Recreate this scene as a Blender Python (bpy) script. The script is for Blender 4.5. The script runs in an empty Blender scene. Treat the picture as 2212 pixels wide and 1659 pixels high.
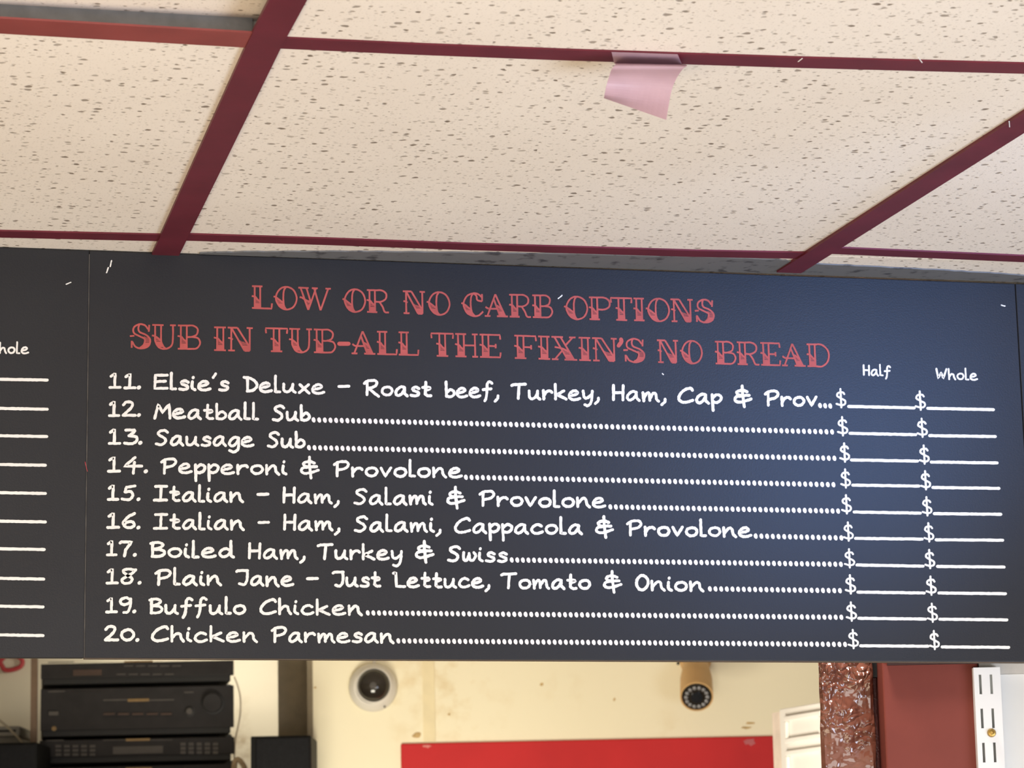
import bpy, bmesh, math, random
from mathutils import Vector
C = bpy.context.scene.collection
random.seed(7)
PI = math.pi
# ---------------------------------------------------------------- camera
FPX = 6358.2; CX, CY = 1106.0, 829.5
CAMZ = 1.70; HC = 0.6169                       # camera height, ceiling above the camera
YAW, PITCH, ROLL = 0.2447, 0.1812, -0.0212
YB = 2.6575                                    # plane of the menu board
GR = -0.0212                                   # ceiling grid is slightly skewed to the board
O = Vector((0, 0, CAMZ))
_f = Vector((math.sin(YAW)*math.cos(PITCH), math.cos(YAW)*math.cos(PITCH), math.sin(PITCH)))
_r = Vector((math.cos(YAW), -math.sin(YAW), 0)); _u = _r.cross(_f)
R2 = _r*math.cos(ROLL) + _u*math.sin(ROLL); U2 = -_r*math.sin(ROLL) + _u*math.cos(ROLL)
HEAD = Vector((math.sin(YAW), math.cos(YAW), 0)); SIDE = Vector((math.cos(YAW), -math.sin(YAW), 0))
cam = bpy.data.cameras.new('camera'); co = bpy.data.objects.new('camera', cam); C.objects.link(co)
from mathutils import Matrix
M = Matrix(((R2.x, U2.x, -_f.x, 0), (R2.y, U2.y, -_f.y, 0), (R2.z, U2.z, -_f.z, CAMZ), (0, 0, 0, 1)))
co.matrix_world = M
cam.sensor_width = 36; cam.lens = FPX/2212*36; cam.clip_start = 0.02
cam.dof.use_dof = True; cam.dof.focus_distance = 2.6; cam.dof.aperture_fstop = 26
bpy.context.scene.camera = co
# ---------------------------------------------------------------- view, world, lights
sc = bpy.context.scene
sc.view_settings.view_transform = 'Standard'; sc.view_settings.look = 'None'
sc.view_settings.exposure = 0.0; sc.view_settings.gamma = 1.0; sc.view_settings.use_curve_mapping = False
w = bpy.data.worlds.new('world'); sc.world = w; w.use_nodes = True
w.node_tree.nodes['Background'].inputs[0].default_value = (1.0, 0.93, 0.84, 1)
w.node_tree.nodes['Background'].inputs[1].default_value = 0.25
def area(name, loc, target, sx, sy, power, col):
    l = bpy.data.lights.new(name, 'AREA'); l.shape = 'RECTANGLE'; l.size = sx; l.size_y = sy
    l.energy = power; l.color = col
    o = bpy.data.objects.new(name, l); C.objects.link(o); o.location = loc
    o.rotation_euler = (Vector(target)-Vector(loc)).to_track_quat('-Z', 'Y').to_euler(); return o
area('front_fill_light', (-0.4, -2.6, 1.2), (0.5, 2.6, 2.1), 3.0, 1.6, 66, (1.0, 0.965, 0.92))  # unseen fill added behind the camera to light boards and ceiling
area('ceiling_fill_light', (-0.9, 1.0, 0.75), (-0.5, 1.5, 2.3), 2.2, 1.0, 36, (1.0, 0.80, 0.57))  # added uplight, only there to brighten the ceiling from below
area('cool_side_fill', (2.0, 0.4, 0.9), (1.1, 1.7, 2.3), 1.4, 1.0, 56, (0.75, 0.83, 1.0))  # added cool light that tints the right of the ceiling
_s = bpy.data.lights.new('blue_sheen_light', 'SPOT'); _s.energy = 42; _s.color = (0.20, 0.42, 1.0)  # unseen blue spot added for a cool sheen on the board's upper right
_s.spot_size = 0.80; _s.spot_blend = 1.0; _s.shadow_soft_size = 0.05
_so = bpy.data.objects.new('blue_sheen_light', _s); C.objects.link(_so); _so.location = (1.42, 1.55, 2.255)
_so.rotation_euler = (Vector((0.90, 2.66, 2.36))-Vector(_so.location)).to_track_quat('-Z', 'Y').to_euler()
# ---------------------------------------------------------------- geometry helpers
def ray(px, py): return _f*FPX + R2*(px-CX) - U2*(py-CY)
def onY(px, py, y): d = ray(px, py); return O + d*(y/d.y)
def onZ(px, py, z=HC): d = ray(px, py); return O + d*(z/d.z)
def onD(px, py, D): d = ray(px, py); return O + d*(D/d.dot(HEAD))
def W(a, d, z): return SIDE*a + HEAD*d + Vector((0, 0, z))          # back-room frame (a right, d away, z up)
def inD(px, py, D): p = onD(px, py, D); return p.dot(SIDE), p.z

class MB:
    def __init__(s): s.v = []; s.f = []
    def add(s, vs, fs):
        n = len(s.v); s.v += [Vector(v) for v in vs]; s.f += [tuple(i+n for i in f) for f in fs]; return s
    def hexa(s, p):                                                  # 8 points, bottom ring then top ring
        return s.add(p, [(3,2,1,0),(4,5,6,7),(0,1,5,4),(1,2,6,5),(2,3,7,6),(3,0,4,7)])
    def box(s, a0, a1, d0, d1, z0, z1, F=W):
        return s.hexa([F(a0,d0,z0),F(a1,d0,z0),F(a1,d1,z0),F(a0,d1,z0),F(a0,d0,z1),F(a1,d0,z1),F(a1,d1,z1),F(a0,d1,z1)])
    def prism(s, ring, off):
        n = len(ring); off = Vector(off)
        return s.add(list(ring)+[p+off for p in ring], [tuple(range(n))[::-1], tuple(range(n, 2*n))]+[(i,(i+1)%n,(i+1)%n+n,i+n) for i in range(n)])
    def tube(s, pts, r, n=8):
        pts = [Vector(p) for p in pts]; rings = []
        for i, p in enumerate(pts):
            t = (pts[min(i+1,len(pts)-1)]-pts[max(i-1,0)]).normalized()
            a = t.orthogonal().normalized() if i == 0 else (rings_a - t*rings_a.dot(t)).normalized()
            rings_a = a; b = t.cross(a)
            rings.append([p+a*r*math.cos(2*PI*k/n)+b*r*math.sin(2*PI*k/n) for k in range(n)])
        vs = [q for rg in rings for q in rg]; fs = []
        for i in range(len(pts)-1):
            for k in range(n): fs.append((i*n+k, i*n+(k+1)%n, (i+1)*n+(k+1)%n, (i+1)*n+k))
        fs.append(tuple(range(n))[::-1]); fs.append(tuple((len(pts)-1)*n+k for k in range(n)))
        return s.add(vs, fs)
    def lathe(s, c, axis, prof, n=32):                               # prof = [(radius, distance along axis)]
        axis = Vector(axis).normalized(); a = axis.orthogonal().normalized(); b = axis.cross(a); c = Vector(c)
        vs = []; fs = []
        for r, h in prof:
            vs += [c+axis*h+(a*math.cos(2*PI*k/n)+b*math.sin(2*PI*k/n))*max(r,1e-5) for k in range(n)]
        for i in range(len(prof)-1):
            for k in range(n): fs.append((i*n+k, i*n+(k+1)%n, (i+1)*n+(k+1)%n, (i+1)*n+k))
        fs.append(tuple(range(n))[::-1]); fs.append(tuple((len(prof)-1)*n+k for k in range(n)))
        return s.add(vs, fs)

def wloc(o):
    v = Vector(o.location)
    while o.parent: o = o.parent; v = v + Vector(o.location)
    return v
def build(name, mb, mat, parent=None, smooth=False, bevel=0, kind=None, label=None, fixn=True):
    if parent is not None: org = wloc(parent); loc = Vector((0,0,0))
    else:
        xs = [v.x for v in mb.v]; ys = [v.y for v in mb.v]; zs = [v.z for v in mb.v]
        org = Vector(((min(xs)+max(xs))/2, (min(ys)+max(ys))/2, min(zs))); loc = org
    me = bpy.data.meshes.new(name); me.from_pydata([tuple(v-org) for v in mb.v], [], mb.f)
    if fixn:
        bm = bmesh.new(); bm.from_mesh(me); bmesh.ops.recalc_face_normals(bm, faces=bm.faces); bm.to_mesh(me); bm.free()
    me.materials.append(mat)
    if smooth:
        for p in me.polygons: p.use_smooth = True
        try: me.set_sharp_from_angle(angle=math.radians(35))
        except Exception: pass
    o = bpy.data.objects.new(name, me); C.objects.link(o); o.location = loc
    if parent is not None: o.parent = parent
    if bevel:
        m = o.modifiers.new('bevel', 'BEVEL'); m.width = bevel; m.segments = 2; m.limit_method = 'ANGLE'
    if kind: o['kind'] = kind
    if label: o['label'] = label
    return o
def thing(name, label, cat, loc, group=None):
    o = bpy.data.objects.new(name, None); C.objects.link(o); o.location = loc; o.empty_display_size = .05
    o['label'] = label; o['category'] = cat
    if group: o['group'] = group
    return o
def tag(o, label, cat, group=None):
    o['label'] = label; o['category'] = cat
    if group: o['group'] = group
    return o
# ---------------------------------------------------------------- materials
def srgb(r, g, b):
    return tuple(((c/255)/12.92 if c/255 <= .04045 else ((c/255+.055)/1.055)**2.4) for c in (r, g, b)) + (1,)
class NT:
    def __init__(s, name):
        s.m = bpy.data.materials.new(name); s.m.use_nodes = True; s.t = s.m.node_tree
        s.b = s.t.nodes['Principled BSDF']
    def n(s, typ, **kw):
        nd = s.t.nodes.new(typ)
        for k, v in kw.items():
            if k.startswith('i_'): nd.inputs[k[2:].replace('_', ' ')].default_value = v
            else: setattr(nd, k, v)
        return nd
    def l(s, a, b): s.t.links.new(a, b)
    def obj(s): return s.n('ShaderNodeTexCoord').outputs['Object']
    def noise(s, scale, detail=3, vec=None, rough=.55):
        nd = s.n('ShaderNodeTexNoise', i_Scale=scale, i_Detail=detail, i_Roughness=rough)
        s.l(vec or s.obj(), nd.inputs['Vector']); return nd.outputs['Fac']
    def ramp(s, fac, stops):
        r = s.n('ShaderNodeValToRGB'); s.l(fac, r.inputs[0]); e = r.color_ramp.elements
        e[0].position, e[0].color = stops[0]; e[1].position, e[1].color = stops[-1]
        for p, c in stops[1:-1]: k = e.new(p); k.color = c
        return r.outputs[0]
    def math(s, op, a, b=None, c=None):
        nd = s.n('ShaderNodeMath', operation=op)
        for i, x in enumerate((a, b, c)):
            if x is None: continue
            if isinstance(x, (int, float)): nd.inputs[i].default_value = x
            else: s.l(x, nd.inputs[i])
        return nd.outputs[0]
    def mix(s, fac, a, b):
        nd = s.n('ShaderNodeMix', data_type='RGBA')
        for inp, x in ((nd.inputs['Factor'], fac), (nd.inputs['A'], a), (nd.inputs['B'], b)):
            if isinstance(x, (int, float, tuple)): inp.default_value = x
            else: s.l(x, inp)
        return nd.outputs['Result']
    def bump(s, h, strength=.3, dist=.001):
        nd = s.n('ShaderNodeBump', i_Strength=strength, i_Distance=dist); s.l(h, nd.inputs['Height'])
        s.l(nd.outputs[0], s.b.inputs['Normal'])
    def set(s, **kw):
        for k, v in kw.items(): s.b.inputs[k.replace('_', ' ')].default_value = v
        return s
def simple(name, col, rough=.5, var=.12, nscale=30, bump=.1, metal=0, spec=.5):
    t = NT(name); nf = t.noise(nscale, 4)
    dark = tuple(c*(1-var) for c in col[:3])+(1,); lite = tuple(min(1, c*(1+var)) for c in col[:3])+(1,)
    t.l(t.ramp(nf, [(.3, dark), (.7, lite)]), t.b.inputs['Base Color'])
    t.set(Roughness=rough, Metallic=metal, Specular_IOR_Level=spec)
    if bump: t.bump(t.noise(nscale*12, 2), bump, .0006)
    return t.m
def tile_material():
    t = NT('fissured_tile'); pos = t.n('ShaderNodeNewGeometry').outputs['Position']
    wn = t.n('ShaderNodeTexNoise', i_Scale=150.0, i_Detail=1.0); t.l(pos, wn.inputs['Vector'])
    off = t.n('ShaderNodeVectorMath', operation='MULTIPLY_ADD'); t.l(wn.outputs['Color'], off.inputs[0])
    off.inputs[1].default_value = (.0050, .0045, 0); t.l(pos, off.inputs[2])
    flat = t.n('ShaderNodeVectorMath', operation='MULTIPLY'); t.l(off.outputs[0], flat.inputs[0]); flat.inputs[1].default_value = (.92, 1.0, 0)
    def pits(scale, lo, hi):
        v = t.n('ShaderNodeTexVoronoi', i_Scale=scale, i_Randomness=1.0, voronoi_dimensions='2D'); t.l(flat.outputs[0], v.inputs['Vector'])
        sp = t.n('ShaderNodeSeparateColor'); t.l(v.outputs['Color'], sp.inputs[0])
        mr = t.n('ShaderNodeMapRange'); t.l(sp.outputs[0], mr.inputs[0]); mr.inputs[3].default_value = lo; mr.inputs[4].default_value = hi
        return t.math('MULTIPLY', t.math('SUBTRACT', mr.outputs[0], v.outputs['Distance']), 9.0), sp.outputs[1]
    a, ar = pits(96, -.14, .30); b, br = pits(190, -.16, .33); c, cr = pits(400, -.12, .34)
    a = t.math('MULTIPLY', t.n('ShaderNodeClamp').outputs[0], 1.0) if False else a
    def cl(x):
        k = t.n('ShaderNodeClamp'); t.l(x, k.inputs[0]); return k.outputs[0]
    A = t.math('MULTIPLY', cl(a), t.math('MULTIPLY_ADD', ar, .5, .42))
    B = t.math('MULTIPLY', cl(b), t.math('MULTIPLY_ADD', br, .36, .12))
    Cc = t.math('MULTIPLY', cl(c), .15)
    mask = t.math('MAXIMUM', t.math('MAXIMUM', A, B), Cc)
    blot = t.noise(5, 3, pos)
    base = t.ramp(blot, [(.3, (.79, .725, .635, 1)), (.7, (.84, .78, .69, 1))])
    t.l(t.mix(mask, base, (.16, .12, .085, 1)), t.b.inputs['Base Color'])
    fine = t.n('ShaderNodeTexNoise', i_Scale=900.0, i_Detail=2.0); t.l(pos, fine.inputs['Vector'])
    t.bump(t.math('SUBTRACT', t.math('MULTIPLY', fine.outputs['Fac'], .35), mask), .35, .0012)
    t.set(Roughness=.92, Specular_IOR_Level=.15); return t.m
def board_material():
    t = NT('board_laminate'); pos = t.obj()
    t.l(t.ramp(t.noise(4, 3), [(.3, (.014, .0145, .018, 1)), (.7, (.018, .019, .023, 1))]), t.b.inputs['Base Color'])
    t.bump(t.noise(620, 2), .22, .0005)
    t.set(Roughness=.42, Specular_IOR_Level=.32); return t.m
def stained_wall(name, base, stain, sc_=3.0):
    t = NT(name); a = t.noise(sc_, 5); b = t.noise(sc_*9, 4)
    m = t.math('MULTIPLY', t.ramp(a, [(.52, (0,0,0,1)), (.72, (1,1,1,1))]), t.ramp(b, [(.45, (0,0,0,1)), (.7, (1,1,1,1))]))
    t.l(t.mix(m, base, stain), t.b.inputs['Base Color']); t.set(Roughness=.55)
    t.bump(t.noise(60, 4), .15, .002); return t.m
def glossy_drips():
    t = NT('thick_glossy_brown_paint'); pos = t.n('ShaderNodeNewGeometry').outputs['Position']
    wn = t.n('ShaderNodeTexNoise', i_Scale=45.0, i_Detail=2.0); t.l(pos, wn.inputs['Vector'])
    wp = t.n('ShaderNodeVectorMath', operation='MULTIPLY_ADD'); t.l(wn.outputs['Color'], wp.inputs[0]); wp.inputs[1].default_value = (.02, .02, .03); t.l(pos, wp.inputs[2])
    n1 = t.n('ShaderNodeTexNoise', i_Scale=26.0, i_Detail=3.0); t.l(pos, n1.inputs['Vector'])
    v = t.n('ShaderNodeTexVoronoi', i_Scale=120.0, feature='F1'); t.l(wp.outputs[0], v.inputs['Vector'])
    big = t.n('ShaderNodeTexNoise', i_Scale=14.0, i_Detail=1.0); t.l(pos, big.inputs['Vector'])
    sep = t.n('ShaderNodeSeparateXYZ'); t.l(pos, sep.inputs[0])
    hi = t.math('MULTIPLY_ADD', sep.outputs[2], 5.5, -10.6)
    msk = t.ramp(t.math('ADD', big.outputs['Fac'], t.math('MULTIPLY', hi, .35)), [(.40, (0,0,0,1)), (.60, (1,1,1,1))])
    blob = t.math('MULTIPLY', t.math('SUBTRACT', 1.0, v.outputs['Distance']), msk)
    h = t.math('ADD', t.math('MULTIPLY', n1.outputs['Fac'], .5), t.math('MULTIPLY', blob, .62))
    t.l(t.ramp(n1.outputs['Fac'], [(.3, (.15, .050, .032, 1)), (.7, (.21, .080, .052, 1))]), t.b.inputs['Base Color'])
    t.bump(h, 1.0, .016); t.set(Roughness=.12, Specular_IOR_Level=.8); return t.m
TILE = tile_material(); BOARD = board_material()
TEE = simple('maroon_tee_paint', (.125, .016, .028, 1), .48, .15, 20, .05, 0, .3)
TEE_LIT = simple('lit_tee_paint', (.24, .05, .045, 1), .5, .12, 20, .05)  # lighter copy of the tee paint, extra light put into the colour
STEEL = simple('dusty_grey_steel', (.20, .205, .21, 1), .5, .35, 25, .2, .3)
CHALK = simple('chalk_white_print', (.79, .78, .755, 1), .6, .04, 40, 0)
DOTM = simple('white_dot_print', (.80, .765, .77, 1), .6, .03, 40, 0)
REDP = simple('faded_red_print', (.42, .085, .078, 1), .65, .12, 60, 0, 0, .3)
EDGE = simple('board_core_edge', (.10, .075, .05, 1), .7)
CREAM = stained_wall('cream_wall_paint', (.84, .765, .55, 1), (.70, .56, .32, 1))
OFFW = stained_wall('grubby_offwhite_paint', (.66, .61, .49, 1), (.34, .25, .14, 1), 5)
TANP = simple('tan_corner_paint', (.22, .175, .105, 1), .6)
REDD = simple('red_door_paint', (.50, .020, .022, 1), .5, .08, 6, .05, 0, .2)
WHITE = simple('white_gloss_paint', (.80, .76, .70, 1), .4, .04, 10, .05)
WWALL = simple('white_shelf_wall', (.70, .69, .65, 1), .5, .03, 10, .05)
BRACK = simple('white_powder_coat', (.78, .785, .78, 1), .3, .02, 10, .02)
SLOT = simple('slot_shadow_steel', (.5, .52, .5, 1), .5)
BRASS = simple('brass_screw', (.42, .27, .07, 1), .35, .2, 200, .2, .8)
MAROON = simple('maroon_panel_paint', (.195, .042, .030, 1), .6, .10, 12, .2, 0, .25)
MAROOND = simple('deep_maroon_gloss', (.13, .018, .014, 1), .22, .15, 40, .3)
DRIP = glossy_drips()
HIFI = simple('black_hifi_plastic', (.026, .024, .024, 1), .5, .15, 30, .05, 0, .15)
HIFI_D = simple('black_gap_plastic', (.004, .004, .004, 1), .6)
HIFI_L = simple('grey_button_plastic', (.085, .077, .07, 1), .5, .1, 30, 0, 0, .2)
HIFI_T = simple('orange_tint_display', (.065, .04, .03, 1), .4, .1, 30, 0, 0, .3)
GOLD = simple('gold_trim', (.24, .155, .065, 1), .35, .1, 50, 0, .3)
SPK = simple('black_speaker_cloth', (.012, .012, .013, 1), .9, .2, 200, .4, 0, .1)
SPKB = simple('black_speaker_cabinet', (.005, .005, .005, 1), .6, .1, 30, .1, 0, .15)
DOMEB = simple('camera_white_plastic', (.70, .66, .58, 1), .35, .04, 20, 0)
SMOKE = simple('smoked_dome_plastic', (.022, .018, .014, 1), .08, .1, 20, 0)
LENS = simple('dark_lens', (.012, .014, .018, 1), .05, .1, 20, 0)
TANC = simple('yellowed_camera_plastic', (.60, .37, .15, 1), .5, .06, 20, 0)
LEDG = simple('led_ring_grey', (.22, .22, .22, 1), .25, .1, 20, 0)
WIRE = simple('beige_wire', (.42, .36, .26, 1), .5)
REDK = simple('red_cord', (.42, .04, .05, 1), .5)
FLOORM = simple('floor_vinyl', (.42, .36, .29, 1), .5)
SHELF = simple('brown_shelf_wood', (.16, .10, .06, 1), .5)
def tape_material():
    t = NT('pink_translucent_tape'); t.l(t.ramp(t.noise(60, 2), [(.3, (.62, .45, .52, 1)), (.7, (.68, .50, .57, 1))]), t.b.inputs['Base Color'])
    t.set(Roughness=.38)
    tr = t.n('ShaderNodeBsdfTranslucent'); tr.inputs[0].default_value = (.72, .45, .54, 1)
    tp = t.n('ShaderNodeBsdfTransparent'); tp.inputs[0].default_value = (.9, .72, .78, 1)
    m1 = t.n('ShaderNodeMixShader'); m1.inputs[0].default_value = .3
    m2 = t.n('ShaderNodeMixShader'); m2.inputs[0].default_value = .12
    out = t.t.nodes['Material Output']
    t.l(t.b.outputs[0], m1.inputs[1]); t.l(tr.outputs[0], m1.inputs[2])
    t.l(m1.outputs[0], m2.inputs[1]); t.l(tp.outputs[0], m2.inputs[2]); t.l(m2.outputs[0], out.inputs[0]); return t.m
TAPE = tape_material()
# ---------------------------------------------------------------- the room shell
CEIL = CAMZ + HC
ID = lambda x, y, z: Vector((x, y, z))
X0, X1, Y0, Y1 = -2.6, 4.6, -3.2, 8.4
build('floor', MB().box(X0, X1, Y0, Y1, -.1, 0, ID), FLOORM, kind='structure')
ceiling = build('ceiling', MB().box(X0, X1, Y0, Y1, CEIL+.06, CEIL+.12, ID), simple('deck_paint', (.6,.56,.5,1), .8), kind='structure')
build('wall_left', MB().box(X0-.1, X0, Y0, Y1, 0, CEIL+.12, ID), CREAM, kind='structure')
build('wall_right', MB().box(X1, X1+.1, Y0, Y1, 0, CEIL+.12, ID), CREAM, kind='structure')
build('wall_front', MB().box(X0, X1, Y0-.1, Y0, 0, CEIL+.12, ID), CREAM, kind='structure')
# ---- suspended ceiling: lattice of nodes taken on the ceiling plane
def cz(px, py): p = onZ(px, py); return Vector((p.x, p.y))
def isect(p, q, r, s):
    d1 = q-p; d2 = s-r; k = d1.x*d2.y-d1.y*d2.x
    return p + d1*(((r-p).x*d2.y-(r-p).y*d2.x)/k)
Cl = (cz(615, 0), cz(357, 549)); Dl = (cz(2212, 262), cz(1767, 546))
Al = (cz(612, 94), cz(2212, 149)); Bl = (cz(400, 514), cz(1700, 554))
N = {(0,0): isect(*Cl, *Al), (1,0): isect(*Dl, *Al), (0,1): isect(*Cl, *Bl), (1,1): isect(*Dl, *Bl)}
ex = ((N[1,0]-N[0,0])+(N[1,1]-N[0,1]))*.5; ey = ((N[0,1]-N[0,0])+(N[1,1]-N[1,0]))*.5
for j in (0, 1):
    N[-1,j] = N[0,j]-ex; N[2,j] = N[1,j]+ex; N[-2,j] = N[0,j]-ex*2; N[3,j] = N[1,j]+ex*2
for i in range(-2, 4):
    for j in (-1, -2, -3, -4, -5): N[i,j] = N[i,0]+ey*j
    for j in (2, 3): N[i,j] = N[i,1]+ey*(j-1)
T = .0015; FW = .0125                                    # flange thickness and half width
for i in range(-2, 3):
    for j in range(-5, 3):
        q = [N[i,j], N[i+1,j], N[i+1,j+1], N[i,j+1]]; c = (q[0]+q[1]+q[2]+q[3])/4
        q = [c+(p-c)*.994 for p in q]
        rise = [0,0,0,0]
        if (i, j) == (-1,-1): rise = [0, 0, .014, .012]      # this tile has ridden up off its tee
        if j >= 1 and False: pass
        z = CEIL + T
        bot = [Vector((p.x, p.y, z+r)) for p, r in zip(q, rise)]; top = [p+Vector((0,0,.015)) for p in bot]
        build('ceiling_tile', MB().hexa(bot+top), TILE, ceiling)
def tee(name, pts, mat, hw=FW, z=CEIL, th=T, web=True, wm=None):
    p2 = [Vector((p.x, p.y)) for p in pts]; L = []; R = []
    for i, p in enumerate(p2):
        t = (p2[min(i+1, len(p2)-1)]-p2[max(i-1, 0)]).normalized(); n = Vector((-t.y, t.x))
        L.append(p+n*hw); R.append(p-n*hw)
    mb = MB(); v3 = lambda p, zz: Vector((p.x, p.y, zz))
    for i in range(len(p2)-1):
        mb.hexa([v3(R[i],z), v3(R[i+1],z), v3(L[i+1],z), v3(L[i],z), v3(R[i],z+th), v3(R[i+1],z+th), v3(L[i+1],z+th), v3(L[i],z+th)])
    o = build(name, mb, mat, ceiling)
    if web:
        wb = MB()
        for i in range(len(p2)-1):
            t = (p2[i+1]-p2[i]).normalized(); n = Vector((-t.y, t.x))*.0012
            a, b = p2[i], p2[i+1]
            wb.hexa([v3(a-n,z+th), v3(b-n,z+th), v3(b+n,z+th), v3(a+n,z+th), v3(a-n,z+.038), v3(b-n,z+.038), v3(b+n,z+.038), v3(a+n,z+.038)])
        build('tee_web', wb, wm or STEEL, o)
    return o
MZ = CEIL-.0016
tee('main_tee', [N[0,-5], N[0,0]+(cz(357,549)-N[0,0])*0, cz(357, 549)], TEE, z=MZ, th=.003)
tee('main_tee', [N[1,-5], N[1,0], cz(1767,546), cz(1704, 586)], TEE, z=MZ, th=.003)
for i in (-1, 2, -2, 3): tee('main_tee', [N[i,-5], N[i,1]+(N[i,1]-N[i,0])*.12], TEE, z=MZ, th=.003)
gap = lambda a, b: (a+(b-a).normalized()*FW, b+(a-b).normalized()*FW)
tee('cross_tee', [cz(607, 94), cz(900, 107.5), cz(1200, 119), cz(1700, 135.5), cz(2212, 149), N[1,0]], TEE)
tee('cross_tee', [cz(397, 513), cz(700, 522.5), cz(1000, 533.5), cz(1500, 548.5), cz(1748, 553)], TEE)
tee('cross_tee', [cz(1800, 542), cz(2212, 560), N[2,1]], TEE)
tee('cross_tee', [N[-1,1], cz(0, 506.5), cz(352, 514.5)], TEE)
tee('cross_tee', [N[-1,0], cz(0, 53.5), cz(545, 85)], TEE_LIT, hw=.0175, z=CEIL-.001)
tee('cross_tee', gap(N[1,0], N[2,0]), TEE)
for i in range(-2, 3):
    for j in range(-4, 0): tee('cross_tee', gap(N[i,j], N[i+1,j]), TEE)
for i in (-2, 2):
    for j in (0, 1): tee('cross_tee', gap(N[i,j], N[i+1,j]), TEE)
for i in range(-2, 3):
    for j in (2,): tee('cross_tee', gap(N[i,j], N[i+1,j]), TEE)
for (xa, ya), (xb, yb) in (((1724,134),(1733,127)), ((1984,125),(1992,136)), ((2180,263),(2181,275))):   # flakes of paint on the tees
    q = [onZ(x, y, HC-.0022) for x, y in ((xa-1, ya), (xb-1, yb), (xb+1, yb), (xa+1, ya))]
    build('paint_chip', MB().prism(q, (0, 0, .0005)), CHALK, ceiling)
# ---------------------------------------------------------------- menu boards
TB = .010
def bp(px, py, off=0.0): return onY(px, py, YB-off)
def slab(p_tl, p_tr, p_br, p_bl, off=0, th=TB):
    ring = [bp(*p_bl, off), bp(*p_br, off), bp(*p_tr, off), bp(*p_tl, off)]
    return MB().prism(ring, (0, th, 0))
top = lambda x: 534+.0358*x
bot = lambda x: 1422+.0036*x+ (x-1106)*(x-1106)*4e-7
seam_t, seam_b = (193, 548), (182, 1421)
r_t, r_b = (2193, top(2193)), (2240, 1430)
mb_l = thing('menu_board', 'charcoal menu board at the left edge, only its price blanks showing', 'menu board', bp(-330, 1418)+Vector((0, TB/2, 0)), 'menu boards')
mb_c = thing('menu_board', 'wide charcoal menu board with red low carb heading and items 11 to 20', 'menu board', bp(1150, 1426)+Vector((0, TB/2, 0)), 'menu boards')
mb_r = thing('menu_board', 'sliver of blank dark board right of the price columns', 'menu board', bp(2500, 1431)+Vector((0, TB/2, 0)), 'menu boards')
g = .45
build('panel', slab((-860, top(-860)), (seam_t[0]-g, top(193)), (seam_b[0]-g, 1421), (-860, 1418)), BOARD, mb_l, bevel=.0008)
build('panel', slab((seam_t[0]+g, top(193)), (r_t[0]-g, r_t[1]), (r_b[0]-g, r_b[1]), (seam_b[0]+g, 1421)), BOARD, mb_c, bevel=.0008)
build('panel', slab((r_t[0]+g, r_t[1]), (2900, top(2900)), (2960, 1437), (r_b[0]+g, r_b[1])), BOARD, mb_r, bevel=.0008)
SEAMM = simple('pale_seam_edge', (.06, .055, .05, 1), .7, .5, 60, 0)
build('seam_edge', MB().prism([bp(182-1.4, 1420, .0002), bp(182+1.4, 1420, .0002), bp(193+1.0, 549, .0002), bp(193-1.0, 549, .0002)], (0, .004, 0)), SEAMM, mb_c)
EMB = MB().prism([bp(182, 1423.0, -.001), bp(2240, 1432, -.001), bp(2240, 1429, -.001), bp(182, 1420, -.001)], (0, TB-.002, 0))
build('core_edge', EMB, EDGE, mb_c)
# thin mottled grey strip lying against the ceiling in front of the boards
grey_strip = thing('ceiling_strip', 'thin mottled grey strip on the ceiling along the top of the menu boards', 'trim', onZ(1500, 586))
rb = MB(); fr = [(430,.006),(520,.016),(640,.026),(800,.036),(1000,.045),(1240,.054),(1500,.060),(1640,.060),(1700,.050),(1850,.044),(2000,.040),(2120,.034),(2212,.028),(2500,.028)]
rnd = random.Random(5); pts = []
for (xa, wa), (xb, wb) in zip(fr[:-1], fr[1:]):
    for q in range(8):
        t = q/8; pts.append((xa+(xb-xa)*t, wa+(wb-wa)*t+rnd.uniform(-.0012, .0012)))
for (xa, wa), (xb, wb) in zip(pts[:-1], pts[1:]):
    pa = bp(xa, top(xa)).x; pb = bp(xb, top(xb)).x; z0, z1 = CEIL+.0002, CEIL+T-.0002
    rb.hexa([Vector((pa,YB-wa,z0)), Vector((pb,YB-wb,z0)), Vector((pb,YB-.0012,z0)), Vector((pa,YB-.0012,z0)), Vector((pa,YB-wa,z1)), Vector((pb,YB-wb,z1)), Vector((pb,YB-.0012,z1)), Vector((pa,YB-.0012,z1))])
STRIPM = NT('mottled_grey'); STRIPM.l(STRIPM.mix(STRIPM.ramp(STRIPM.noise(55, 5), [(.56, (0,0,0,1)), (.66, (1,1,1,1))]), (.15, .155, .16, 1), (.05, .05, .055, 1)), STRIPM.b.inputs['Base Color']); STRIPM.set(Roughness=.6)
build('strip_slab', rb, STRIPM.m, grey_strip)
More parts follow.
